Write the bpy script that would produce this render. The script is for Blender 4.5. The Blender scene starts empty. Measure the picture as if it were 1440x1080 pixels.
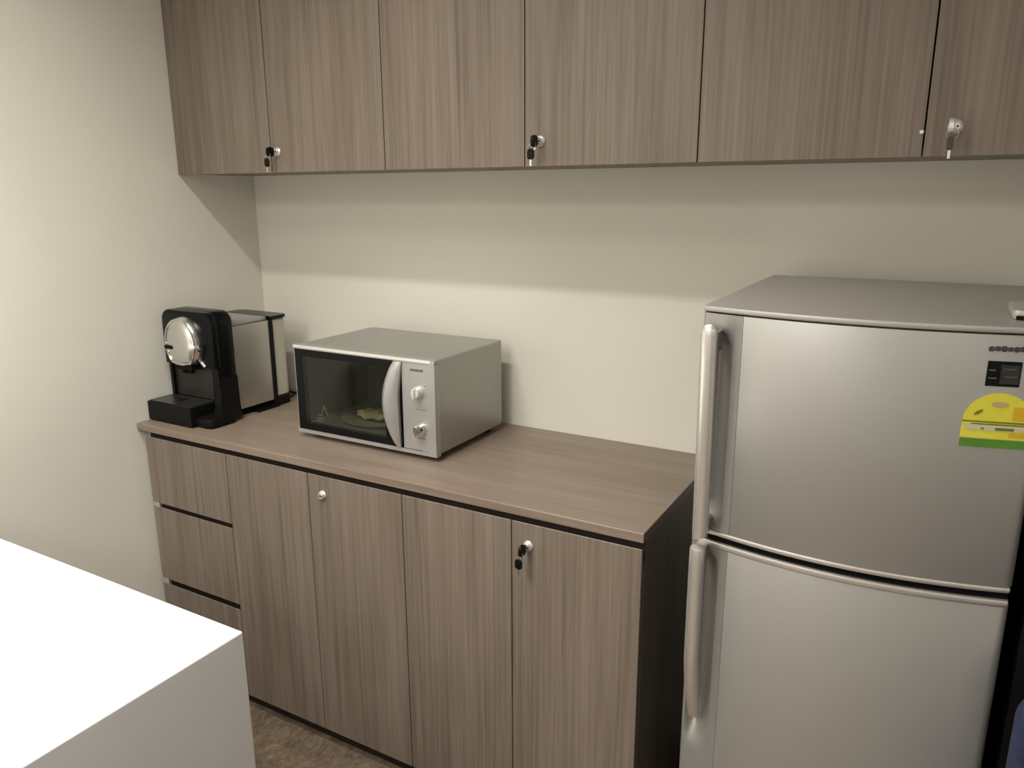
import bpy, bmesh, math, random
from mathutils import Vector, Matrix
random.seed(7)
S = bpy.context.scene
C = S.collection
PI = math.pi
TAU = 2*PI

# ------------------------------------------------------------------ materials
def nt(name):
    m = bpy.data.materials.new(name); m.use_nodes = True
    t = m.node_tree
    return m, t, t.nodes['Principled BSDF']
def L(t, a, b): t.links.new(a, b)
def node(t, kind, **kw):
    n = t.nodes.new(kind)
    for k, v in kw.items(): setattr(n, k, v)
    return n
def ramp(t, stops):
    r = node(t, 'ShaderNodeValToRGB'); e = r.color_ramp.elements
    while len(e) < len(stops): e.new(.5)
    for q, (p, c) in zip(e, stops): q.position = p; q.color = (*c, 1)
    return r
def noise(t, vec, scale, detail=3, rough=.5):
    n = node(t, 'ShaderNodeTexNoise'); n.inputs['Scale'].default_value = scale
    n.inputs['Detail'].default_value = detail; n.inputs['Roughness'].default_value = rough
    if vec is not None: L(t, vec, n.inputs['Vector'])
    return n
def pos(t, scale=(1, 1, 1)):
    g = node(t, 'ShaderNodeNewGeometry'); mp = node(t, 'ShaderNodeMapping')
    mp.inputs['Scale'].default_value = scale
    L(t, g.outputs['Position'], mp.inputs['Vector'])
    return mp.outputs['Vector']
def plain(name, col, rough=.5, metal=0., var=.06, vs=8, bump=0., bscale=200, spec=None, coat=0.):
    """a colour with a slight procedural mottling, optional fine bump"""
    m, t, b = nt(name)
    n = noise(t, pos(t), vs)
    lo = tuple(c*(1-var) for c in col); hi = tuple(min(1, c*(1+var)) for c in col)
    r = ramp(t, [(.3, lo), (.7, hi)])
    L(t, n.outputs['Fac'], r.inputs['Fac']); L(t, r.outputs['Color'], b.inputs['Base Color'])
    b.inputs['Roughness'].default_value = rough; b.inputs['Metallic'].default_value = metal
    if spec is not None: b.inputs['Specular IOR Level'].default_value = spec
    if coat: b.inputs['Coat Weight'].default_value = coat; b.inputs['Coat Roughness'].default_value = .15
    if bump:
        n2 = noise(t, pos(t), bscale, 2); bp = node(t, 'ShaderNodeBump')
        bp.inputs['Strength'].default_value = bump; bp.inputs['Distance'].default_value = .001
        L(t, n2.outputs['Fac'], bp.inputs['Height']); L(t, bp.outputs['Normal'], b.inputs['Normal'])
    return m
def wood(name, axis, dark, mid, light, rough=.45):
    """grey-brown laminate with fine straight grain along one axis"""
    m, t, b = nt(name)
    k = {'z': (1, 1, .016), 'x': (.02, 1, 1)}[axis]
    fine = noise(t, pos(t, tuple(q*150 for q in k)), 1.0, 4, .6)
    k2 = {'z': (1, 1, .06), 'x': (.07, 1, 1)}[axis]
    mid_n = noise(t, pos(t, tuple(q*28 for q in k2)), 1.0, 3, .5)
    big = noise(t, pos(t, tuple(q*7 for q in {'z': (1, 1, .25), 'x': (.3, 1, 1)}[axis])), 1.0, 2, .5)
    mx = node(t, 'ShaderNodeMath', operation='MULTIPLY'); mx.inputs[1].default_value = .5
    L(t, fine.outputs['Fac'], mx.inputs[0])
    my = node(t, 'ShaderNodeMath', operation='MULTIPLY_ADD'); my.inputs[1].default_value = .34
    L(t, mid_n.outputs['Fac'], my.inputs[0]); L(t, mx.outputs[0], my.inputs[2])
    mz = node(t, 'ShaderNodeMath', operation='MULTIPLY_ADD'); mz.inputs[1].default_value = .16
    L(t, big.outputs['Fac'], mz.inputs[0]); L(t, my.outputs[0], mz.inputs[2])
    r = ramp(t, [(.36, dark), (.5, mid), (.64, light)])
    L(t, mz.outputs[0], r.inputs['Fac']); L(t, r.outputs['Color'], b.inputs['Base Color'])
    b.inputs['Roughness'].default_value = rough
    b.inputs['Specular IOR Level'].default_value = .35
    bp = node(t, 'ShaderNodeBump'); bp.inputs['Strength'].default_value = .12; bp.inputs['Distance'].default_value = .001
    L(t, fine.outputs['Fac'], bp.inputs['Height']); L(t, bp.outputs['Normal'], b.inputs['Normal'])
    return m

M = {}
M['wall'] = plain('wall_paint', (.75, .722, .635), .85, var=.012, vs=3, bump=.05, bscale=300, spec=.2)
M['wall_white'] = plain('white_wall_paint', (.74, .735, .72), .85, var=.012, vs=3)
M['ceiling'] = plain('ceiling_paint', (.80, .795, .78), .9, var=.01)
M['wood_v'] = wood('grey_brown_laminate', 'z', (.138, .107, .082), (.196, .156, .122), (.242, .196, .158))
M['wood_h'] = wood('worktop_laminate', 'x', (.190, .145, .110), (.240, .186, .144), (.285, .226, .178), .38)
M['groove_shade'] = plain('groove_shade_brown', (.020, .013, .009), .8, var=.15)  # near-black brown, the shade inside grooves put into the colour
M['plinth'] = plain('black_brown_plinth', (.022, .015, .010), .6, var=.1)
M['white'] = plain('white_solid_surface', (.86, .855, .85), .45, var=.01, spec=.3)
M['fridge'] = plain('silver_grey_painted_metal', (.435, .425, .402), .40, .66, var=.02, vs=2)
M['fridge_top'] = plain('grey_fridge_top_plastic', (.44, .42, .38), .42, .35, var=.02)
M['fridge_side'] = plain('dark_grey_textured_steel', (.022, .025, .024), .55, var=.05, spec=.2)
M['strip'] = plain('silver_grip_strip', (.34, .33, .305), .42, .5, var=.02)
M['handle'] = plain('pale_silver_handle', (.66, .64, .59), .27, .75, var=.01)
M['trim'] = plain('light_silver_trim', (.66, .62, .58), .3, .7, var=.01)
M['gasket'] = plain('black_gasket_and_gap_shade', (.006, .006, .006), .8, var=.1)
M['silver'] = plain('silver_plastic', (.43, .43, .405), .36, .5, var=.015)
M['casing'] = plain('silver_painted_steel_casing', (.385, .382, .355), .34, .65, var=.02)
M['bright'] = plain('bright_silver_and_glint', (.80, .79, .76), .28, .5, var=.01)  # dials and buffer, also the highlight painted on the microwave edge
M['chrome'] = plain('chrome', (.82, .80, .77), .12, 1., var=.01)
M['lock_metal'] = plain('nickel_plated_lock', (.80, .78, .74), .28, .7, var=.01)
M['satin'] = plain('brushed_chrome', (.78, .77, .75), .24, 1., var=.03, vs=60)
M['panel'] = plain('brushed_silver_panel', (.52, .50, .47), .26, .85, var=.02)
M['black_gloss'] = plain('black_gloss_plastic', (.004, .0045, .005), .25, var=.1, spec=.18)
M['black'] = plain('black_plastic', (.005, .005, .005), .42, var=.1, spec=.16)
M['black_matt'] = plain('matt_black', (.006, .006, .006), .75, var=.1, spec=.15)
M['mark_grey'] = plain('faint_grey_mark', (.16, .165, .14), .5, var=.05)
M['ink'] = plain('dark_grey_ink', (.10, .098, .085), .6, var=.05)
M['ink_dark'] = plain('near_black_ink', (.05, .045, .045), .6, var=.05)
M['cavity'] = plain('grey_enamel', (.30, .31, .265), .5, var=.03)
M['tank'] = plain('frosted_cream_plastic', (.50, .48, .40), .35, var=.02)
M['tray_top'] = plain('dark_grey_grille', (.03, .03, .028), .3, .3, var=.1)
M['recess'] = plain('brown_black_panel', (.020, .017, .014), .4, var=.1)
M['cream'] = plain('cream_matt', (.80, .70, .48), .8, var=.12, vs=90)
M['glass_turn'] = plain('pale_ceramic', (.45, .46, .44), .2, var=.02)
M['blue'] = plain('navy_blue_fabric', (.020, .027, .068), .9, var=.25, vs=60, bump=.3, bscale=500)
M['yellow'] = plain('yellow_print', (.70, .65, .05), .5, var=.05, vs=60)
M['amber'] = plain('amber_print', (.66, .42, .02), .5, var=.04, vs=60)
M['lime'] = plain('lime_print', (.62, .64, .10), .5, var=.04, vs=60)
M['green'] = plain('green_print', (.085, .235, .020), .5, var=.08, vs=60)
M['paper'] = plain('pale_print', (.58, .56, .36), .5, var=.04, vs=60)
M['olive'] = plain('olive_print', (.16, .16, .03), .5, var=.05, vs=60)
M['pink'] = plain('pinkish_print', (.52, .36, .18), .5, var=.05, vs=60)
M['sticker_grey'] = plain('charcoal_print', (.020, .021, .021), .4, var=.2, vs=120)

def glass_door():
    m, t, b = nt('dark_tinted_glass')
    out = t.nodes['Material Output']; t.nodes.remove(b)
    tr = node(t, 'ShaderNodeBsdfTransparent'); tr.inputs['Color'].default_value = (.60, .61, .56, 1)
    gl = node(t, 'ShaderNodeBsdfGlossy'); gl.inputs['Roughness'].default_value = .06
    n = noise(t, pos(t), 40); rr = ramp(t, [(.3, (.9, .9, .9)), (.7, (1, 1, 1))])
    L(t, n.outputs['Fac'], rr.inputs['Fac']); L(t, rr.outputs['Color'], gl.inputs['Color'])
    fr = node(t, 'ShaderNodeFresnel'); fr.inputs['IOR'].default_value = 1.55
    mx = node(t, 'ShaderNodeMixShader')
    gm = node(t, 'ShaderNodeNewGeometry'); iv = node(t, 'ShaderNodeMath', operation='SUBTRACT'); iv.inputs[0].default_value = 1
    L(t, gm.outputs['Backfacing'], iv.inputs[1])
    ml = node(t, 'ShaderNodeMath', operation='MULTIPLY'); L(t, fr.outputs[0], ml.inputs[0]); L(t, iv.outputs[0], ml.inputs[1])
    L(t, ml.outputs[0], mx.inputs[0]); L(t, tr.outputs[0], mx.inputs[1]); L(t, gl.outputs[0], mx.inputs[2])
    L(t, mx.outputs[0], out.inputs['Surface'])
    return m
M['glass'] = glass_door()

def floor_mat():
    m, t, b = nt('mottled_brown_floor')
    a = noise(t, pos(t, (20, 13, 1)), 1.0, 5, .65)
    c = noise(t, pos(t, (90, 55, 1)), 1.0, 4, .7)
    mx = node(t, 'ShaderNodeMath', operation='MULTIPLY_ADD'); mx.inputs[1].default_value = .5
    h = node(t, 'ShaderNodeMath', operation='MULTIPLY'); h.inputs[1].default_value = .5
    L(t, c.outputs['Fac'], h.inputs[0]); L(t, a.outputs['Fac'], mx.inputs[0]); L(t, h.outputs[0], mx.inputs[2])
    r = ramp(t, [(.34, (.045, .029, .020)), (.47, (.125, .090, .064)), (.57, (.175, .130, .085)), (.68, (.33, .26, .14))])
    L(t, mx.outputs[0], r.inputs['Fac']); L(t, r.outputs['Color'], b.inputs['Base Color'])
    b.inputs['Roughness'].default_value = .55
    return m
M['floor'] = floor_mat()

# ------------------------------------------------------------------ mesh helper
class MB:
    def __init__(s): s.bm = bmesh.new()
    def _bevel(s, faces, bev, seg=2, ang=.5):
        if bev <= 0: return
        es = {e for f in faces for e in f.edges if e.is_valid and len(e.link_faces) == 2 and e.calc_face_angle(0) > ang}
        bmesh.ops.bevel(s.bm, geom=list(es), offset=bev, segments=seg, profile=.5, affect='EDGES', clamp_overlap=True)
    def box(s, x0, y0, z0, x1, y1, z1, bev=0., seg=2):
        vs = [s.bm.verts.new(p) for p in ((x0,y0,z0),(x1,y0,z0),(x1,y1,z0),(x0,y1,z0),(x0,y0,z1),(x1,y0,z1),(x1,y1,z1),(x0,y1,z1))]
        fs = [s.bm.faces.new([vs[i] for i in q]) for q in ((3,2,1,0),(4,5,6,7),(0,1,5,4),(1,2,6,5),(2,3,7,6),(3,0,4,7))]
        s._bevel(fs, bev, seg); return s
    def prism(s, pts, axis, a, b, bev=0., seg=2, ang=.5):
        """2-D polygon extruded from a to b along axis. x: pts are (y,z); y: (x,z); z: (x,y)"""
        def P(p, v): return {'x': (v, p[0], p[1]), 'y': (p[0], v, p[1]), 'z': (p[0], p[1], v)}[axis]
        A = [s.bm.verts.new(P(p, a)) for p in pts]; B = [s.bm.verts.new(P(p, b)) for p in pts]
        n = len(pts); fs = [s.bm.faces.new(A), s.bm.faces.new(B[::-1])]
        for i in range(n): fs.append(s.bm.faces.new((A[i], B[i], B[(i+1) % n], A[(i+1) % n])))
        bmesh.ops.recalc_face_normals(s.bm, faces=fs)
        s._bevel(fs, bev, seg, ang); return s
    def loft(s, rings, caps=True):
        R = [[s.bm.verts.new(p) for p in r] for r in rings]; n = len(R[0]); fs = []
        for i in range(len(R)-1):
            for j in range(n): fs.append(s.bm.faces.new((R[i][j], R[i][(j+1) % n], R[i+1][(j+1) % n], R[i+1][j])))
        if caps: fs += [s.bm.faces.new(R[0][::-1]), s.bm.faces.new(R[-1])]
        bmesh.ops.recalc_face_normals(s.bm, faces=fs); return s
    def lathe(s, prof, c, axis, seg=32, sx=1., sy=1.):
        """prof: (radius, offset along axis) list; c centre; axis a vector; sx, sy squash the section"""
        ax = Vector(axis).normalized(); u = ax.orthogonal().normalized()
        if abs(ax.z) < .9: u = Vector((0, 0, 1)).cross(ax).normalized()
        v = ax.cross(u); c = Vector(c)
        return s.loft([[c + ax*h + u*(r*sx*math.cos(TAU*k/seg)) + v*(r*sy*math.sin(TAU*k/seg)) for k in range(seg)] for r, h in prof])
    def tube(s, path, r, seg=10, closed=False):
        P = [Vector(p) for p in path]; rings = []; n = len(P); prev = None
        for i in range(n):
            if closed: d = P[(i+1) % n] - P[i-1]
            else: d = P[min(i+1, n-1)] - P[max(i-1, 0)]
            d.normalize()
            u = d.orthogonal().normalized() if prev is None else (prev - d*prev.dot(d)).normalized()
            prev = u; v = d.cross(u)
            rings.append([P[i] + (u*math.cos(TAU*k/seg) + v*math.sin(TAU*k/seg))*r for k in range(seg)])
        if closed: rings.append(rings[0]); return s._closed(rings)
        return s.loft(rings)
    def _closed(s, rings):
        R = [[s.bm.verts.new(p) for p in r] for r in rings[:-1]]; R.append(R[0]); n = len(R[0]); fs = []
        for i in range(len(R)-1):
            for j in range(n): fs.append(s.bm.faces.new((R[i][j], R[i][(j+1) % n], R[i+1][(j+1) % n], R[i+1][j])))
        bmesh.ops.recalc_face_normals(s.bm, faces=fs); return s
    def build(s, name, mat, parent=None, base=None, local=False):
        me = bpy.data.meshes.new(name)
        off = Vector((0, 0, 0))
        if not local:
            if parent is not None:
                q = parent; off = Vector(q.location)
                while q.parent: q = q.parent; off += Vector(q.location)
            elif base is not None: off = Vector(base)
            else:
                xs = [v.co for v in s.bm.verts]
                off = Vector(((min(v.x for v in xs)+max(v.x for v in xs))/2, (min(v.y for v in xs)+max(v.y for v in xs))/2, min(v.z for v in xs)))
            bmesh.ops.translate(s.bm, verts=s.bm.verts, vec=-off)
        s.bm.to_mesh(me); s.bm.free()
        me.polygons.foreach_set('use_smooth', [True]*len(me.polygons))
        try: me.set_sharp_from_angle(angle=math.radians(34))
        except Exception: pass
        me.materials.append(M[mat])
        o = bpy.data.objects.new(name, me); C.objects.link(o)
        if parent is not None: o.parent = parent
        elif not local: o.location = off
        return o

def thing(name, label, cat, loc, group=None, rz=0.):
    o = bpy.data.objects.new(name, None); C.objects.link(o)
    o.empty_display_size = .05; o.location = loc; o.rotation_euler = (0, 0, rz)
    return tag(o, label, cat, group)
def tag(o, label, cat, group=None):
    o['label'] = label; o['category'] = cat
    if group: o['group'] = group
    return o
def structure(o): o['kind'] = 'structure'; return o

def rrect(x0, z0, x1, z1, r, seg=5, corners=(1, 1, 1, 1)):
    """rounded rectangle outline, corners: bl, br, tr, tl"""
    out = []
    for k, (cx, cz, a0) in enumerate(((x0+r, z0+r, PI), (x1-r, z0+r, 1.5*PI), (x1-r, z1-r, 0), (x0+r, z1-r, .5*PI))):
        if corners[k]: out += [(cx+r*math.cos(a0+i*PI/2/seg), cz+r*math.sin(a0+i*PI/2/seg)) for i in range(seg+1)]
        else: out.append(((x0, z0), (x1, z0), (x1, z1), (x0, z1))[k])
    return out

# ------------------------------------------------------------------ the room
RX, RY, RZ = 4.3, -4.6, 2.60
structure(MB().box(-.1, RY-.1, -.1, RX+.1, .1, 0).build('floor', 'floor'))
structure(MB().box(-.1, RY-.1, RZ, RX+.1, .1, RZ+.1).build('ceiling', 'ceiling'))
structure(MB().box(-.1, 0, 0, RX+.1, .1, RZ).build('wall_back', 'wall'))
structure(MB().box(-.1, RY, 0, 0, 0, RZ).build('wall_left', 'wall'))
structure(MB().box(RX, RY, 0, RX+.1, 0, RZ).build('wall_right', 'wall_white'))
structure(MB().box(-.1, RY-.1, 0, RX+.1, RY, RZ).build('wall_front', 'wall_white'))

# ------------------------------------------------------------------ locks and keys
def cam_lock(parent, x, y, z, slot=True):
    lk = MB().lathe([(.0128, .0), (.0128, -.0020), (.0105, -.0050), (.0092, -.0055), (.0092, -.009), (.0078, -.0105), (.001, -.0105)], (x, y, z), (0, 1, 0), 28).build('lock', 'lock_metal', parent)
    if slot: MB().box(x-.0052, y-.0112, z-.0012, x+.0052, y-.0102, z+.0012).build('keyway', 'black_matt', lk)
    return lk
def keys(x, y, z, label, turn=0., head='black', drop=.030):
    """a key standing in a lock at (x,y,z) with a ring and a second key hanging from it"""
    t = thing('key_pair', label, 'keys', (x, y-.0105, z), 'keys left in the cabinet locks')
    lm = 'black' if head == 'black' else 'lock_metal'
    ca, sa = math.cos(turn), math.sin(turn)
    k = MB().box(x-.001, y-.020, z-.003, x+.001, y-.0106, z+.003, .0004, 1).build('key_blade', 'chrome', t)
    def head_mesh(cx, cy, cz, w, h, th, vert):
        # rounded key bow: thin plate, its broad side facing across (vert) or out of the door
        pts = rrect(-w/2, -h/2, w/2, h/2, min(w, h)*.38, 5)
        m = MB()
        if vert: m.prism([(cy+a*ca, cz+b) for a, b in pts], 'x', cx-th/2, cx+th/2, .0007, 1)
        else: m.prism([(cx+a, cz+b) for a, b in pts], 'y', cy-th/2, cy+th/2, .0007, 1)
        return m
    m = head_mesh(x-.002, y-.027, z-.001, .026, .026, .0070, True) if head == 'black' else head_mesh(x-.006, y-.026, z, .026, .027, .0090, True)
    m.build('key_head', lm, t)
    # split ring through the bow
    cz = z-.014; cy = y-.036
    MB().tube([(x-.003+.0095*math.cos(TAU*i/20), cy+.003*math.sin(TAU*i/20), cz+.0095*math.sin(TAU*i/20)) for i in range(20)], .0009, 6, True).build('key_ring', 'chrome', t)
    hz = z-drop
    head_mesh(x-.005, y-.038, hz, .018 if head == 'black' else .010, .024, .004, False).build('hanging_key_head', 'black' if head == 'black' else 'ink_dark', t)
    MB().box(x-.0072, y-.0388, hz-.026, x-.0028, y-.0372, hz-.010, .0005, 1).build('hanging_key_blade', 'chrome' if head != 'black' else 'satin', t)
    return t

# ------------------------------------------------------------------ wall cabinets
ZU, DU, ZC = 1.626, .304, 2.46
SE = [0., .4104, .8215, 1.2374, 1.6495, 2.0682, 2.482]
UL = ['wood-grain wall cabinet at the left end, against the left wall above the coffee machine',
      'middle wood-grain wall cabinet, above the bare worktop right of the microwave',
      'wood-grain wall cabinet at the right end, above the refrigerator']
for i in range(3):
    a, m_, b = SE[2*i], SE[2*i+1], SE[2*i+2]
    g = .0012
    t = thing('wall_cabinet', UL[i], 'cabinet', ((a+b)/2, -DU/2, ZU), 'wall cabinets in a row over the worktop')
    bd = MB()
    yb = -DU+.0205
    bd.box(a+g, yb, ZU+.002, a+g+.016, -.001, ZC).box(b-g-.016, yb, ZU+.002, b-g, -.001, ZC)
    bd.box(a+g+.016, yb, ZU+.002, b-g-.016, -.001, ZU+.018).box(a+g+.016, yb, ZC-.018, b-g-.016, -.001, ZC)
    bd.box(a+g+.016, -.008, ZU+.018, b-g-.016, -.001, ZC-.018)
    bd.build('body', 'wood_v', t)
    for p, q in ((a, m_), (m_, b)):
        d = MB().box(p+.0016 + (.001 if p == 0 else 0), -DU, ZU, q-.0016, -DU+.019, ZC, .0012, 1).build('door', 'wood_v', t)
        if p == m_:
            lx, lz = [(.437, 1.682), (1.2785, 1.681), (2.117, 1.676)][i]
            cam_lock(d, lx, -DU, lz)
    if i == 1:
        MB().lathe([(.004, 0), (.004, -.003), (.002, -.0045), (.0005, -.0045)], (2.0640, -DU, 1.669), (0, 1, 0), 14)\
            .build('door_buffer', 'bright', t)['label'] = 'small white door buffer by the seam'
keys(.437, -DU, 1.682, 'keys with black heads in the lock of the left wall cabinet')
keys(1.2785, -DU, 1.681, 'keys with black heads in the lock of the middle wall cabinet')
keys(2.117, -DU, 1.676, 'keys with a silver head in the wall cabinet lock above the refrigerator', head='silver', drop=.030)

# ------------------------------------------------------------------ base units
def front(x0, x1, z0, z1, y):
    """door or drawer front whose top edge falls away behind a thin lip"""
    return MB().prism([(y, z0), (y, z1), (y+.003, z1), (y+.019, z1-.040), (y+.019, z0)], 'x', x0, x1, .0012, 1, .3)
ZT, WY, WX = .880, -.5495, 1.651
DY = -.545
XB = [.0, .3885, .705, 1.0205, 1.334, 1.6485]
w = MB().prism([(-.001, ZT-.0215), (-.001, ZT), (WY, ZT), (WY, ZT-.0215)], 'x', .001, WX, .0012, 1).build('worktop', 'wood_h', base=((WX)/2, WY/2, ZT-.0215))
tag(w, 'long grey-brown wood-grain worktop carrying the coffee machine and the microwave', 'worktop')
ZD = .8415
def carcass(t, a, b, left=True):
    bd = MB(); y = DY+.0205
    bd.box(a+.001, y, .05, a+.017, -.002, ZT-.0218).box(b-.017, y, .05, b-.001, -.002, ZT-.0218)
    bd.box(a+.017, y, .05, b-.017, -.002, .066).box(a+.017, -.010, .066, b-.017, -.002, ZT-.0218)
    bd.build('body', 'wood_v', t)
    MB().box(a+.001, DY+.0192, ZT-.095, b-.001, DY+.0204, ZT-.0218).build('groove_shade_strip', 'groove_shade', t)  # thin dark sheet, paints the shade in the groove under the worktop
    MB().box(a+.001, DY+.030, .0, b-.001, DY+.045, .05).build('plinth', 'plinth', t)
# drawer unit
t = thing('drawer_cabinet', 'three-drawer wood-grain base cabinet in the corner under the coffee machine', 'cabinet', (.194, DY/2, 0))
carcass(t, .0275, XB[1])
MB().box(.001, DY+.035, .0, .0265, DY+.050, ZT-.0218).build('filler_strip', 'wall', t)['label'] = 'narrow cream filler strip against the wall'
for z0, z1 in ((.6245, ZD), (.3615, .6105), (.052, .3435)):
    front(.0285, XB[1]-.0012, z0, z1, DY).build('drawer', 'wood_v', t)
for z in (.6105, .3435):
    MB().box(.043, DY+.0192, z-.055, XB[1]-.002, DY+.0204, z+.024).build('grip_shade_strip', 'groove_shade', t)  # thin dark sheet, paints the shade inside the drawer slot
BL = ['two-door wood-grain base cabinet under the microwave, with a bare knob-like lock',
      'two-door wood-grain base cabinet at the right end, beside the refrigerator']
for i in range(2):
    a, m_, b = XB[1+2*i], XB[2+2*i], XB[3+2*i]
    t = thing('base_cabinet', BL[i], 'cabinet', ((a+b)/2, DY/2, 0), 'two-door base cabinets under the worktop')
    carcass(t, a, b)
    for p, q in ((a, m_), (m_, b)):
        d = front(p+.0012, q-.0012, .05, ZD, DY).build('door', 'wood_v', t)
        if p == m_: cam_lock(d, (.758, 1.3785)[i], DY, (.789, .788)[i])
keys(1.3785, DY, .788, 'keys with black heads in the base cabinet lock under the worktop')

# ------------------------------------------------------------------ microwave oven
x0, x1, yf, yb, z0, z1 = .5423, 1.0300, -.4044, -.0640, .8950, 1.1530
t = thing('microwave_oven', 'silver microwave oven with a dark window and two dials on the worktop', 'microwave', ((x0+x1)/2, (yf+yb)/2, ZT))
cs = MB()   # open-fronted casing with wall thickness
e = .004
cy0 = yf+.020
oo = rrect(x0+.002, z0+.002, x1-.002, z1-.0015, .005, 4); ii = rrect(x0+.012, z0+.012, x1-.012, z1-.012, .003, 4)
mk = lambda o, y: [(a_, y, b_) for a_, b_ in o]
cs._closed([mk(oo, cy0), mk(oo, yb), mk(ii, yb), mk(ii, cy0), None])
cs.box(x0+.010, yb-.010, z0+.010, x1-.010, yb-.0005, z1-.010)
cs.build('casing', 'casing', t)
cav = MB()  # inner cavity
cx1 = .905
cav.box(x0+.02, yf+.024, z0+.022, cx1, yb-.05, z0+.030).box(x0+.02, yf+.024, z1-.03, cx1, yb-.05, z1-.022)
cav.box(x0+.02, yf+.024, z0+.03, x0+.028, yb-.05, z1-.03).box(cx1-.008, yf+.024, z0+.03, cx1, yb-.05, z1-.03)
cav.box(x0+.028, yb-.060, z0+.03, cx1-.008, yb-.05, z1-.03)
cav.build('cavity', 'cavity', t)
# front frame: a silver surround (top bar, bottom bar, right post, backing behind the control panel)
fr = MB()
fr.box(x0, yf, z1-.0105, x1, yf+.022, z1, .0030, 3)
fr.box(x0, yf+.001, z0, x1, yf+.022, z0+.0105, .0025, 2)
fr.box(x1-.022, yf+.0005, z0+.009, x1, yf+.022, z1-.009, .004, 3)
fr.box(x0, yf+.004, z0+.010, x0+.004, yf+.022, z1-.010)
fr.build('front_frame', 'silver', t)
MB().box(x0+.003, yf-.0004, z1-.0075, x1-.012, yf+.004, z1-.0005, .0018, 2).build('top_edge_glint', 'bright', t)['label'] = 'painted highlight along the top edge of the front'  # pale strip, the highlight on this edge put into the colour
def bowx(z):   # left edge of the crescent handle
    u = (z-1.026)/.122
    return .8675 + .0385*u*u*(1 if u < 0 else .96)
zz = [z0+.012+(z1-z0-.0235)*i/16 for i in range(17)]
# door: dark frame with a window cut out
dz0, dz1 = z0+.0112, z1-.0112
wx0, wx1, wz0, wz1 = .574, .866, .924, 1.122
df = MB(); yd0, yd1 = yf+.0015, yf+.018
df.box(x0+.0045, yd0, dz0, wx0, yd1, dz1).box(wx0, yd0, dz0, wx1, yd1, wz0).box(wx0, yd0, wz1, wx1, yd1, dz1)
df.box(wx1, yd0, dz0, .921, yd1, dz1)
dr = df.build('door', 'black_gloss', t)
MB().box(wx0, yd0+.0004, wz0, wx1, yd0+.004, wz1).build('window', 'glass', dr)
# small grey mark of thin strokes low on the left of the door glass
pm = MB()
def stroke(m, a, b, y, th, w=.0012):
    a = Vector((a[0], a[1])); b = Vector((b[0], b[1])); d = (b-a).normalized(); n = Vector((-d.y, d.x))*w/2
    m.prism([(a+n)[:], (b+n)[:], (b-n)[:], (a-n)[:]], 'y', y, y-th)
for a, b in (((.634, .958), (.646, .984)), ((.646, .984), (.659, .956)), ((.618, .955), (.638, .955)), ((.616, .947), (.638, .947)), ((.618, .939), (.642, .939))):
    stroke(pm, a, b, yd0+.0003, .0004)
pm.build('glass_mark', 'mark_grey', dr)
# crescent handle
hd = MB()
rings = []
for z in zz:
    xl = bowx(z); xr = .9165 + .010*max(0, (z-1.05)/.09)
    d = .006 + .020*math.sin(PI*min(1, max(0, (z-zz[0])/(zz[-1]-zz[0]))))**.6
    rings.append([(xl, yd0, z), (xl+.001, yd0-d*.6, z), (xl+(xr-xl)*.3, yd0-d, z), (xl+(xr-xl)*.75, yd0-d*.85, z), (xr, yd0-d*.4, z), (xr, yd0, z)])
hd.loft(rings).build('handle', 'silver', dr)['label'] = 'silver crescent-shaped door handle'
# control panel
cp = MB().box(.9245, yf+.0025, z0+.0112, x1-.0215, yf+.020, z1-.0112, .0015, 2).build('control_panel', 'silver', t)
yc = yf+.0025
def knob(cx, cz, r, mat):
    k = MB().lathe([(r*1.05, 0), (r*1.05, -.003), (r, -.005), (r*.92, -.017), (r*.80, -.020), (r*.05, -.0205)], (cx, yc, cz), (0, 1, 0), 28).build('dial', mat, cp)
    MB().prism(rrect(cx-.0030, cz-r*.9, cx+.0030, cz+r*.9, .0025, 3), 'y', yc-.0195, yc-.027, .001, 1).build('grip_bar', mat, k)
knob(.978, 1.066, .0150, 'bright'); knob(.982, .966, .0155, 'chrome')
printed_line = lambda m: m.build('printed_line', 'ink', cp)
ln = MB(); rnd = random.Random(3)
x = .952
for i in range(9):      # maker's lettering, too small and blurred to read
    ln.box(x, yc-.0004, 1.1195+.0006*(i % 2), x+.0040, yc+.0005, 1.1255+.0005*(i % 3)); x += .0047
ln.build('lettering', 'ink', cp)
for cx, cz in ((.978, 1.066), (.982, .966)):     # ring of tick marks round each dial
    dm = MB()
    for k in range(9):
        a = math.radians(-40+k*32.5); stroke(dm, (cx+.0195*math.cos(a), cz+.0195*math.sin(a)), (cx+.0225*math.cos(a), cz+.0225*math.sin(a)), yc, .0003, .0009)
    dm.build('dial_markings', 'ink', cp)
for a, b, w_ in (((.995, 1.083), (1.003, 1.083), .0022), ((.968, 1.019), (.980, 1.019), .0014), ((.985, 1.019), (1.000, 1.019), .0014), ((.968, .941), (.998, .941), .0012)):
    pl = MB(); stroke(pl, a, b, yc, .0003, w_); printed_line(pl)
MB().box(.925, yf+.0018, z0+.0098, .984, yf+.006, z0+.0118).build('panel_gap', 'black_matt', t)
MB().box(.9212, yf+.006, z0+.0112, .9244, yf+.020, z1-.0112).build('door_gap', 'black_matt', t)
for fx, fy in ((x0+.045, yf+.045), (x1-.035, yf+.045), (x0+.045, yb-.04), (x1-.035, yb-.04)):
    MB().lathe([(.013, 0), (.015, .004), (.015, .0165)], (fx, fy, ZT), (0, 0, 1), 16).build('foot', 'black', t)
MB().lathe([(.02, 0), (.115, .002), (.120, .008), (.117, .009), (.02, .005)], ((x0+cx1)/2+.01, (yf+yb)/2-.02, z0+.0302), (0, 0, 1), 40).build('turntable', 'glass_turn', t)
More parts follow.
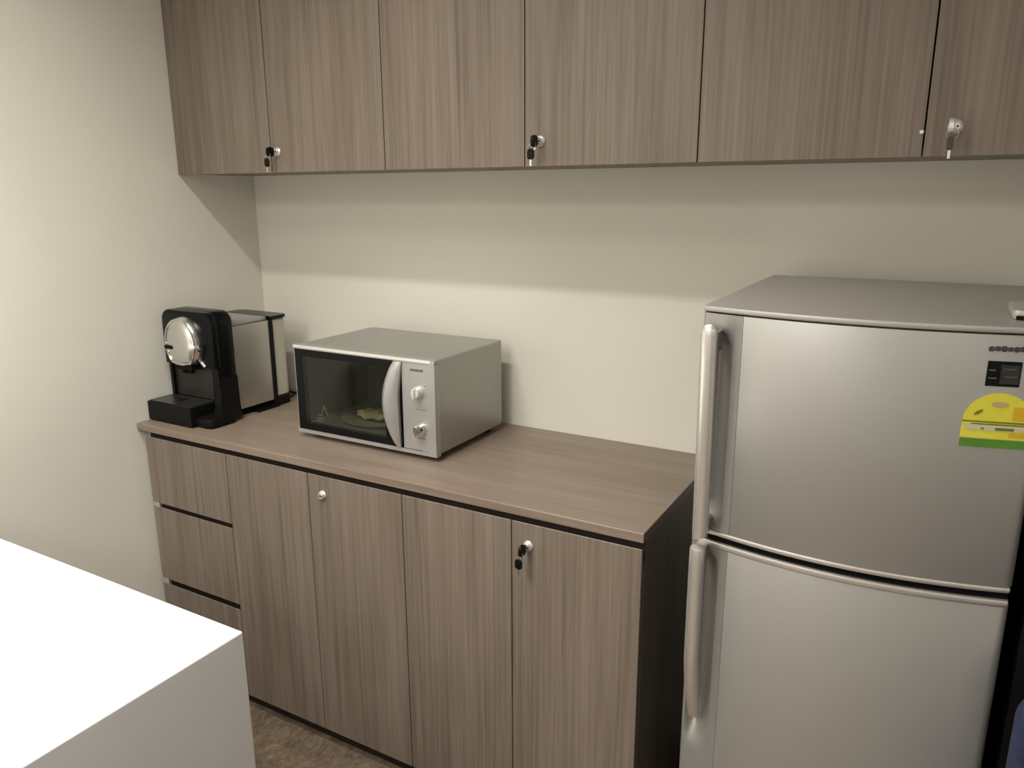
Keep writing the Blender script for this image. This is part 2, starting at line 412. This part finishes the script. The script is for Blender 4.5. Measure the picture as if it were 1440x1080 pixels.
# pale patch in the window, modelled as a lump inside
pk = MB(); bmesh.ops.create_icosphere(pk.bm, subdivisions=4, radius=1)
rnd = random.Random(5)
ph = [(rnd.uniform(0, 6), rnd.uniform(2, 7), rnd.uniform(2, 7), rnd.uniform(2, 7)) for _ in range(6)]
for v in pk.bm.verts:
    p = v.co.copy()
    k = 1+.07*sum(math.sin(a+b*p.x+c*p.y+d*p.z) for a, b, c, d in ph)/2
    v.co = Vector((.742+.062*p.x*k, -.300+.034*p.y*k, max(.9355, .947+.012*p.z*k+.004*math.sin(9*p.x))))
tag(pk.build('cream_lump', 'cream'), 'cream crumpled lump seen through the microwave window', 'packet')

# ------------------------------------------------------------------ coffee machine
cm = thing('coffee_machine', 'black and silver capsule coffee machine on the worktop by the left wall', 'coffee machine', (.12, -.33, ZT))
xl, xr, yt = .014, .242, -.420
MB().prism(rrect(.012, -.492, .272, -.385, .022, 5), 'z', ZT+.001, ZT+.030, .006, 2).build('base', 'black', cm)
tb = MB()
tb.box(.008, -.508, ZT+.004, .207, yt+.012, ZT+.062, .004, 2)
tray = tb.build('drip_tray', 'black', cm)
gr = MB()
gr.box(.013, -.503, ZT+.0622, .203, yt+.004, ZT+.0655, .001, 1)
gr.build('grille', 'tray_top', tray)
MB().lathe([(.014, 0), (.014, .001), (.010, .0012)], (.105, -.455, ZT+.0655), (0, 0, 1), 20).build('drain', 'black_matt', tray)
# tower: rounded-top slab with side cheeks and a recessed front
prof = rrect(xl, ZT+.028, xr, 1.222, .036, 8, (0, 0, 1, 1))
tw = MB(); tw.prism([(a, b) for a, b in prof], 'y', yt+.012, -.352, .006, 2)
tower = tw.build('tower', 'black_gloss', cm)
ck = MB()
ck.prism(rrect(xl, 1.050, xr, 1.222, .036, 8, (0, 0, 1, 1)), 'y', yt-.012, yt+.012, .005, 2)
ck.box(xl, yt, ZT+.030, xl+.012, yt+.012, 1.050).box(xr-.030, yt-.002, ZT+.030, xr, yt+.012, 1.050, .003, 1)
ck.build('hood', 'black_gloss', cm)
MB().box(xl+.012, yt+.010, ZT+.066, xr-.030, yt+.0125, 1.049).build('back_panel', 'recess', cm)
# flared foot of the right cheek
MB().loft([[(xr-.02, yt+.004, 1.02), (xr, yt+.004, 1.02), (xr, -.352, 1.02), (xr-.02, -.352, 1.02)],
           [(xr-.02, yt-.012, .925), (xr+.010, yt-.012, .925), (xr+.008, -.356, .925), (xr-.02, -.356, .925)],
           [(xr-.02, yt-.030, ZT+.012), (xr+.024, yt-.026, ZT+.012), (xr+.020, -.362, ZT+.012), (xr-.02, -.362, ZT+.012)]]).build('side_foot', 'black', cm)
# chrome head
hcx, hcz = .128, 1.124
hb = MB()
def headring(k, y, zz=0):
    pts = []
    for i in range(44):
        a = TAU*i/44; s_, c_ = math.sin(a), math.cos(a)
        r = 1.0
        px, pz = .069*k*c_, .081*k*s_
        if pz < -.060*k: pz = -.060*k - (.060*k+pz)*-.45 if False else -.060*k + (pz+.060*k)*.35
        pts.append((hcx+px, y, hcz+pz+zz))
    return pts
hb.loft([headring(1.02, yt-.011), headring(1.02, yt-.022), headring(.97, yt-.034), headring(.86, yt-.043), headring(.60, yt-.049), headring(.25, yt-.051)])
head = hb.build('brew_head', 'satin', cm)
rg = MB()
rg.tube([Vector(p)+Vector((0, -.002, 0)) for p in headring(.93, yt-.0385)], .0032, 8, True)
rg.build('rim_ring', 'chrome', head)
MB().prism(rrect(.070, 1.108, .108, 1.119, .004, 3), 'y', yt-.0445, yt-.0525, .001, 1).build('button_slot', 'black_matt', head)
sp = MB()
sp.box(.088, yt-.036, 1.044, .165, yt+.004, 1.066, .005, 2)
sp.lathe([(.010, 0), (.010, -.012), (.007, -.014), (.001, -.014)], (.112, yt-.018, 1.044), (0, 0, 1), 16).lathe([(.010, 0), (.010, -.012), (.007, -.014), (.001, -.014)], (.140, yt-.018, 1.044), (0, 0, 1), 16)
sp.build('spout', 'black_matt', cm)
lv = MB()
lv.tube([(.205+.020*math.cos(a), yt-.018-.010*math.sin(a), 1.086+.032*math.sin(a)) for a in [math.radians(95+13*i) for i in range(13)]], .0068, 10)
lv.build('lever', 'chrome', cm)['label'] = 'small curved chrome lever'
# silver body behind the tower
bz0, bz1 = ZT+.026, 1.170
MB().box(.022, -.352, bz0, xr-.004, -.206, bz1, .006, 2).build('body', 'panel', cm)
tp = MB().prism([(-.353, 1.170), (-.353, 1.206), (-.30, 1.200), (-.205, 1.182), (-.205, 1.170)], 'x', .030, xr-.012, .004, 2)
tp.build('top_cover', 'silver', cm)
MB().box(.020, -.2062, ZT+.004, xr-.0005, -.192, 1.172, .003, 1).build('rear_frame', 'black', cm)
MB().box(.022, -.345, ZT+.0005, xr-.020, -.206, ZT+.026).build('underframe', 'black_matt', cm)
MB().box(xr-.040, -.285, ZT+.0005, xr+.006, -.192, ZT+.008, .002, 1).build('rear_foot', 'black', cm)
tk = MB().prism(rrect(.026, -.1922, xr-.004, -.128, .022, 6, (0, 0, 1, 1)), 'z', ZT+.034, 1.170, .002, 1).build('water_tank', 'tank', cm)
MB().prism(rrect(.022, -.200, xr+.002, -.124, .024, 6, (0, 0, 1, 1)), 'z', 1.172, 1.182, .002, 1).build('tank_lid', 'black_gloss', cm)
MB().prism(rrect(.024, -.194, xr-.002, -.126, .022, 6, (0, 0, 1, 1)), 'z', ZT+.0005, ZT+.034, .003, 1).build('tank_base', 'black', cm)
MB().tube([(xr-.012, -.127, ZT+.014), (xr+.006, -.115, ZT+.030), (xr+.012, -.104, ZT+.048), (xr+.006, -.092, ZT+.060), (xr-.004, -.080, ZT+.046), (xr-.010, -.070, ZT+.012), (xr-.03, -.055, ZT+.004), (xr-.10, -.045, ZT+.004)], .0035, 8).build('power_cord', 'black', cm)

# ------------------------------------------------------------------ refrigerator
fx0, fx1 = 1.7745, 2.2773
ZF, ZG = 1.3745, .951
def bow(x, out=0.): return -.640 - .040*(1-((x-2.026)/.2515)**2) - out
def bowed(x0, x1, z0, z1, yback, out=0., bev=0., n=28, r=0.):
    pts = [(x0+(x1-x0)*i/n, bow(x0+(x1-x0)*i/n, out)) for i in range(n+1)]
    if r:   # rounded outer vertical edges
        def soft(p):
            x, y = p; d = x1-x
            if d < r: y += r-math.sqrt(max(0, r*r-(r-d)**2))
            return (x, y)
        xs = sorted(set([x0+(x1-x0)*i/n for i in range(n+1)]+[x0+r*(1-math.cos(a*PI/16)) for a in range(9)]+[x1-r*(1-math.cos(a*PI/16)) for a in range(9)]))
        pts = [soft((x, bow(x, out))) for x in xs]
    pts += [(x1, yback), (x0, yback)]
    return MB().prism(pts, 'z', z0, z1, bev, 2, .6)
fr = thing('refrigerator', 'silver two-door refrigerator with bar handles standing right of the base cabinets', 'refrigerator', ((fx0+fx1)/2, -.34, 0))
MB().box(fx0+.002, -.585, .035, fx1-.002, -.062, ZF-.012, .004, 2).build('body', 'fridge_side', fr)
bowed(fx0-.001, fx1+.001, ZF-.010, ZF, -.060, .002, .003).build('top_panel', 'fridge_top', fr)
MB().box(fx0+.01, -.600, ZG-.02, fx1-.01, -.584, ZF-.02).build('gasket', 'gasket', fr)
MB().box(fx0+.01, -.600, .07, fx1-.01, -.584, ZG-.02).build('gasket', 'gasket', fr)
for fx in (fx0+.05, fx1-.05):
    for fy in (-.54, -.11): MB().lathe([(.018, 0), (.018, .012), (.010, .014), (.010, .036)], (fx, fy, 0), (0, 0, 1), 16).build('foot', 'black', fr)
MB().box(fx0+.004, -.600, .036, fx1-.004, -.585, .068, .003, 1).build('kick_plate', 'black', fr)
xs = 1.8475
def grip_strip(z0, z1, lower):
    # flat strip with a scooped finger well behind the bar handle
    xa, xb_ = fx0, xs-.0006
    top, bot = (z1-.008, z1-.440) if lower else (z1-.022, z0+.008)
    rings = []; n = 20; nz = 40
    for j in range(nz+1):
        z = z0+(z1-z0)*j/nz if not lower else (z0 if j == 0 else (z1-.46)+.46*(j-1)/(nz-1))
        dz = min(top-z, (z-bot)*(.35 if lower else 1))
        u = max(0, min(1, dz/.035)); u = u*u*(3-2*u)
        ring = []
        for i in range(n+1):
            q = i/n; x = xa+(xb_-xa)*q; y = bow(x, -.0004)
            if q < .08: y += .006*(1-math.sqrt(max(0, 1-(1-q/.08)**2)))
            w_ = max(0, min(1, (q-.14)/.66)); y += .042*u*math.sin(PI*w_**.62)**1.2
            ring.append((x, y, z))
        ring += [(xb_, -.596, z), (xa, -.596, z)]
        rings.append(ring)
    return MB().loft(rings)
def fridge_door(z0, z1, trim_top):
    d = bowed(xs, fx1, z0, z1, -.600, .0, .002, r=.012).build('door', 'fridge', fr)
    grip_strip(z0, z1, trim_top).build('grip_strip', 'strip', d)
    if trim_top:
        bowed(fx0+.002, fx1-.002, z1+.0004, z1+.0120, -.630, .0018, .0025).build('edge_trim', 'trim', d)
        bowed(fx0+.003, fx1-.003, z1+.0105, z1+.0125, -.595, -.0045).build('gap_shade', 'gasket', d)  # black strip over the lit door top, paints the shade in the gap
    else: bowed(fx0+.002, fx1-.002, z0-.010, z0-.0004, -.600, .0018, .003).build('edge_trim', 'trim', d)
    return d
up = fridge_door(ZG+.0175, ZF-.0125, False)
lo = fridge_door(.072, ZG-.0165, True)
def bar(parent, zs, name='handle'):
    """zs: list of (z, x centre, half width, stand-off of the back, thickness)"""
    rings = []
    for z, xc, hw, so, th in zs:
        yb_ = bow(xc, -.003)-so; n = 14; r = []
        for k in range(n):
            a = TAU*k/n; ca, sa = math.cos(a), math.sin(a)
            r.append((xc+hw*math.copysign(abs(ca)**.75, ca), yb_-th/2-th/2*math.copysign(abs(sa)**.75, sa), z))
        rings.append(r)
    return MB().loft(rings).build(name, 'handle', parent)
zt_, zb_ = 1.350, ZG+.0145
h1 = [(zt_, 1.800, .007, .040, .008), (zt_-.003, 1.800, .0115, .037, .014), (zt_-.010, 1.800, .0135, .035, .018)]
for i in range(9):
    z = zt_-.02-(zt_-zb_-.03)*i/8; h1.append((z, 1.7995+.0025*i/8, .0140, .034-.006*(i/8), .020))
h1 += [(zb_, 1.802, .0135, .028, .020)]
hh = bar(up, h1)
MB().box(1.794, -.690, zt_-.050, 1.810, bow(1.80, -.003)+.001, zt_-.016, .003, 1).build('handle_post', 'strip', hh)
MB().box(1.792, -.690, zb_+.002, 1.812, bow(1.80, -.003)+.001, zb_+.030, .003, 1).build('handle_post', 'strip', hh)
zt2 = ZG-.0085
h2 = [(zt2, 1.799, .0130, .028, .020), (zt2-.004, 1.799, .0140, .0275, .0215)]
for i in range(1, 13):
    u = i/12; z = zt2-.010-.365*u
    h2.append((z, 1.799+.001*u, .0140-.003*max(0, u-.8)/.2, .0275*(1-max(0, (u-.55)/.45)**1.6)-.004*max(0, (u-.8)/.2), .0215-.013*max(0, (u-.6)/.4)))
hh = bar(lo, h2)
MB().box(1.790, -.690, zt2-.030, 1.810, bow(1.80, -.003)+.001, zt2-.004, .003, 1).build('handle_post', 'strip', hh)
# hinge cover on the top right corner
hc = MB().prism(rrect(2.226, -.585, 2.274, -.470, .010, 4), 'z', ZF-.0005, ZF+.016, .005, 2).build('hinge_cover', 'fridge_top', fr)
MB().box(2.232, -.5862, ZF+.001, 2.272, -.5848, ZF+.007).build('hinge_slot', 'black_matt', hc)
# badge, black sticker and the arched yellow and green energy label, all following the bowed door
def patch(x0, x1, z0, z1, out, mat, name, parent, outline=None, n=10):
    m = MB()
    if outline is None: outline = [(x0+(x1-x0)*i/n, z0) for i in range(n+1)]+[(x1-(x1-x0)*i/n, z1) for i in range(n+1)]
    m.loft([[(x, bow(x, out), z) for x, z in outline], [(x, bow(x, out-.0006), z) for x, z in outline]])
    return m.build(name, mat, parent)
bd = MB(); x = 2.1995
for i in range(9):      # maker's lettering, too small and blurred to read
    ol = rrect(x, 1.3375+.0008*(i % 2), x+.0072, 1.3448+.0006*(i % 3), .002, 3); x += .0079
    bd.loft([[(p, bow(p, .0012), q) for p, q in ol], [(p, bow(p, .0001), q) for p, q in ol]])
bd.build('badge_lettering', 'ink_dark', up)
st = patch(2.2010, 2.2440, 1.286, 1.3235, .0008, 'black_matt', 'sticker', up)
st['label'] = 'small black printed sticker'
for a, b, c, d, mt in ((2.2185, 2.2425, 1.290, 1.318, 'sticker_grey'), (2.204, 2.214, 1.297, 1.299, 'ink'), (2.204, 2.212, 1.309, 1.311, 'ink'), (2.222, 2.238, 1.311, 1.313, 'ink'), (2.224, 2.240, 1.300, 1.302, 'ink')):
    patch(a, b, c, d, .0008+.0007, mt, 'sticker_print', st, n=4)
ex0, ex1, ez0 = 2.1785, 2.2695, 1.192
ecx = (ex0+ex1)/2; ew = (ex1-ex0)/2
arch = [(ex0+(ex1-ex0)*i/14, ez0) for i in range(15)] + [(ex1, ez0+.028)] + [(ecx+ew*math.cos(PI*i/22), ez0+.038+.046*math.sin(PI*i/22)) for i in range(23)] + [(ex0, ez0+.028)]
lb = patch(0, 0, 0, 0, .0008, 'yellow', 'energy_label', up, arch)
lb['label'] = 'arched yellow and green energy label'
def lp(x0, x1, z0, z1, mat, name, k=1): patch(x0, x1, z0, z1, .0008+.0007*k, mat, name, lb, n=8)
lp(ex0, ex1, ez0, ez0+.013, 'green', 'green_band')
lp(ex0+.001, ex1-.001, ez0+.014, ez0+.0165, 'lime', 'lime_line')
lp(ex0+.004, ex1-.002, ez0+.0265, ez0+.0345, 'paper', 'text_panel')
lp(ex0, ex1, ez0+.0385, ez0+.0405, 'olive', 'rule')
lp(ex0+.012, ecx+.034, ez0+.0352, ez0+.0368, 'olive', 'rule')
lp(ecx-.002, ecx+.022, ez0+.0275, ez0+.0315, 'olive', 'rating_text', 2)
lp(ecx-.020, ecx-.016, ez0+.0280, ez0+.0305, 'olive', 'rating_text', 2)
lp(ecx+.018, ex1-.006, ez0+.044, ez0+.064, 'amber', 'amber_segment')
lp(ecx+.016, ex1-.003, ez0+.0175, ez0+.0245, 'amber', 'amber_segment')
patch(0, 0, 0, 0, .0015, 'pink', 'pink_oval', lb, [(ecx+.011*math.cos(TAU*i/20), ez0+.067+.0042*math.sin(TAU*i/20)) for i in range(20)])
patch(0, 0, 0, 0, .0015, 'olive', 'leaf_mark', lb, [(ecx-.026+.0055*math.cos(TAU*i/16)-.001*math.sin(TAU*i/16), ez0+.0535+.0022*math.sin(TAU*i/16)+.0038*math.cos(TAU*i/16)) for i in range(16)])

# ------------------------------------------------------------------ white island counter
ix, iy, iz = 1.2405, -1.2290, .9000
il, iyb = .012, -2.02
t = thing('island_counter', 'white solid island counter with a plain end panel in the left foreground', 'counter', ((il+ix)/2, (iy+iyb)/2, 0))
th = .040
wf = MB().prism([(il, iz-th), (il, iz), (ix, iz), (ix, 0), (ix-th, 0), (ix-th, iz-th)], 'y', iyb, iy, .0035, 3)
wf.build('waterfall_top', 'white', t)
MB().box(il+.01, iy-.030, .08, ix-th-.001, iy-.012, iz-th-.001).build('back_panel', 'white', t)
MB().box(il+.01, iyb+.030, .08, ix-th-.001, iyb+.048, iz-th-.001).build('front_panel', 'white', t)
MB().box(il+.01, iyb+.09, .0, ix-th-.001, iy-.07, .08).build('plinth', 'black', t)

# ------------------------------------------------------------------ right of the refrigerator
t = thing('black_unit', 'black cabinet-shaped block right of the refrigerator', 'cabinet', (2.60, -.32, 0))  # black block of unknown kind, given a cabinet form
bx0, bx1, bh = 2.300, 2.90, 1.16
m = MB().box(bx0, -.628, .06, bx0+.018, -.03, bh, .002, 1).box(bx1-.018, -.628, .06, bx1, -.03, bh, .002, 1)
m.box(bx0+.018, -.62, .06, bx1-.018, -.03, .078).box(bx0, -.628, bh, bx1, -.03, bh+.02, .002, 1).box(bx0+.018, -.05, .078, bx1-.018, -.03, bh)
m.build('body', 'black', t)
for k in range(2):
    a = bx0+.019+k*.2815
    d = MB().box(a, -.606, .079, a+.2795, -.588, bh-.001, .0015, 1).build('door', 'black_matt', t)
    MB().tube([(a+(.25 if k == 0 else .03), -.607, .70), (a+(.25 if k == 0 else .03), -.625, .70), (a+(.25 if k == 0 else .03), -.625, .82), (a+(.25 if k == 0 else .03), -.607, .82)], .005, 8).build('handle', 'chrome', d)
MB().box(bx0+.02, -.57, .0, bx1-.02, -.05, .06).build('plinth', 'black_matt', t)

ch = thing('blue_chair', 'navy blue fabric chair at the lower right corner, in front of the black block', 'chair', (2.60, -.92, 0))
MB().box(2.352, -1.13, .42, 2.85, -.70, .49, .025, 3).build('seat', 'blue', ch)
bk = MB().prism(rrect(2.300, .52, 2.82, .845, .05, 6), 'y', -.735, -.69, .012, 3)
bk.build('backrest', 'blue', ch)
for lx in (2.39, 2.81):
    for ly in (-1.09, -.72):
        MB().tube([(lx, ly, .0), (lx, ly, .425)], .011, 10).build('leg', 'black', ch)
    MB().tube([(lx, -.722, .42), (lx, -.700, .50), (lx, -.686, .70)], .010, 10).build('back_post', 'black', ch)

# ------------------------------------------------------------------ ceiling lights of the room, above and behind the camera, and an added fill lamp
def lamp(name, x, y, sx, sy, power, spread=180, col=(1, .968, .915), z=RZ-.012):
    l = bpy.data.lights.new(name, 'AREA'); l.shape = 'RECTANGLE'; l.size = sx; l.size_y = sy
    l.energy = power; l.color = col; l.spread = math.radians(spread)
    o = bpy.data.objects.new(name, l); C.objects.link(o); o.location = (x, y, z)
    return o
lamp('ceiling_strip_light', 1.0, -1.19, 1.00, .07, 11.5, 140)
lamp('panel_or_fill_light', .95, -2.35, .6, 1.2, 33, 130)
lamp('panel_or_fill_light', .95, -3.75, 1.2, 1.2, 30)
lamp('panel_or_fill_light', 3.3, -3.6, .6, .6, 11)  # fill lamp added to brighten the end panel of the island

# ------------------------------------------------------------------ world, camera, view
wd = bpy.data.worlds.new('world'); S.world = wd; wd.use_nodes = True
wd.node_tree.nodes['Background'].inputs[0].default_value = (.5, .5, .5, 1)
wd.node_tree.nodes['Background'].inputs[1].default_value = .1

cam = bpy.data.cameras.new('camera'); co = bpy.data.objects.new('camera', cam); C.objects.link(co)
yaw, pit, rol, f = -.516705, .242276, -.004278, 1076.195
F = Vector((math.sin(yaw)*math.cos(pit), math.cos(yaw)*math.cos(pit), -math.sin(pit)))
R = Vector((math.cos(yaw), -math.sin(yaw), 0)); U = R.cross(F)
R2 = R*math.cos(rol)+U*math.sin(rol); U2 = -R*math.sin(rol)+U*math.cos(rol)
mw = Matrix((R2, U2, -F)).transposed().to_4x4(); mw.translation = Vector((2.13585, -1.95072, 1.56074))
co.matrix_world = mw
cam.sensor_fit = 'HORIZONTAL'; cam.sensor_width = 36; cam.lens = f/1440*36; cam.clip_start = .01
S.camera = co
S.view_settings.view_transform = 'Standard'; S.view_settings.look = 'None'
S.view_settings.gamma = 1; S.view_settings.use_curve_mapping = False
S.view_settings.exposure = 0.36
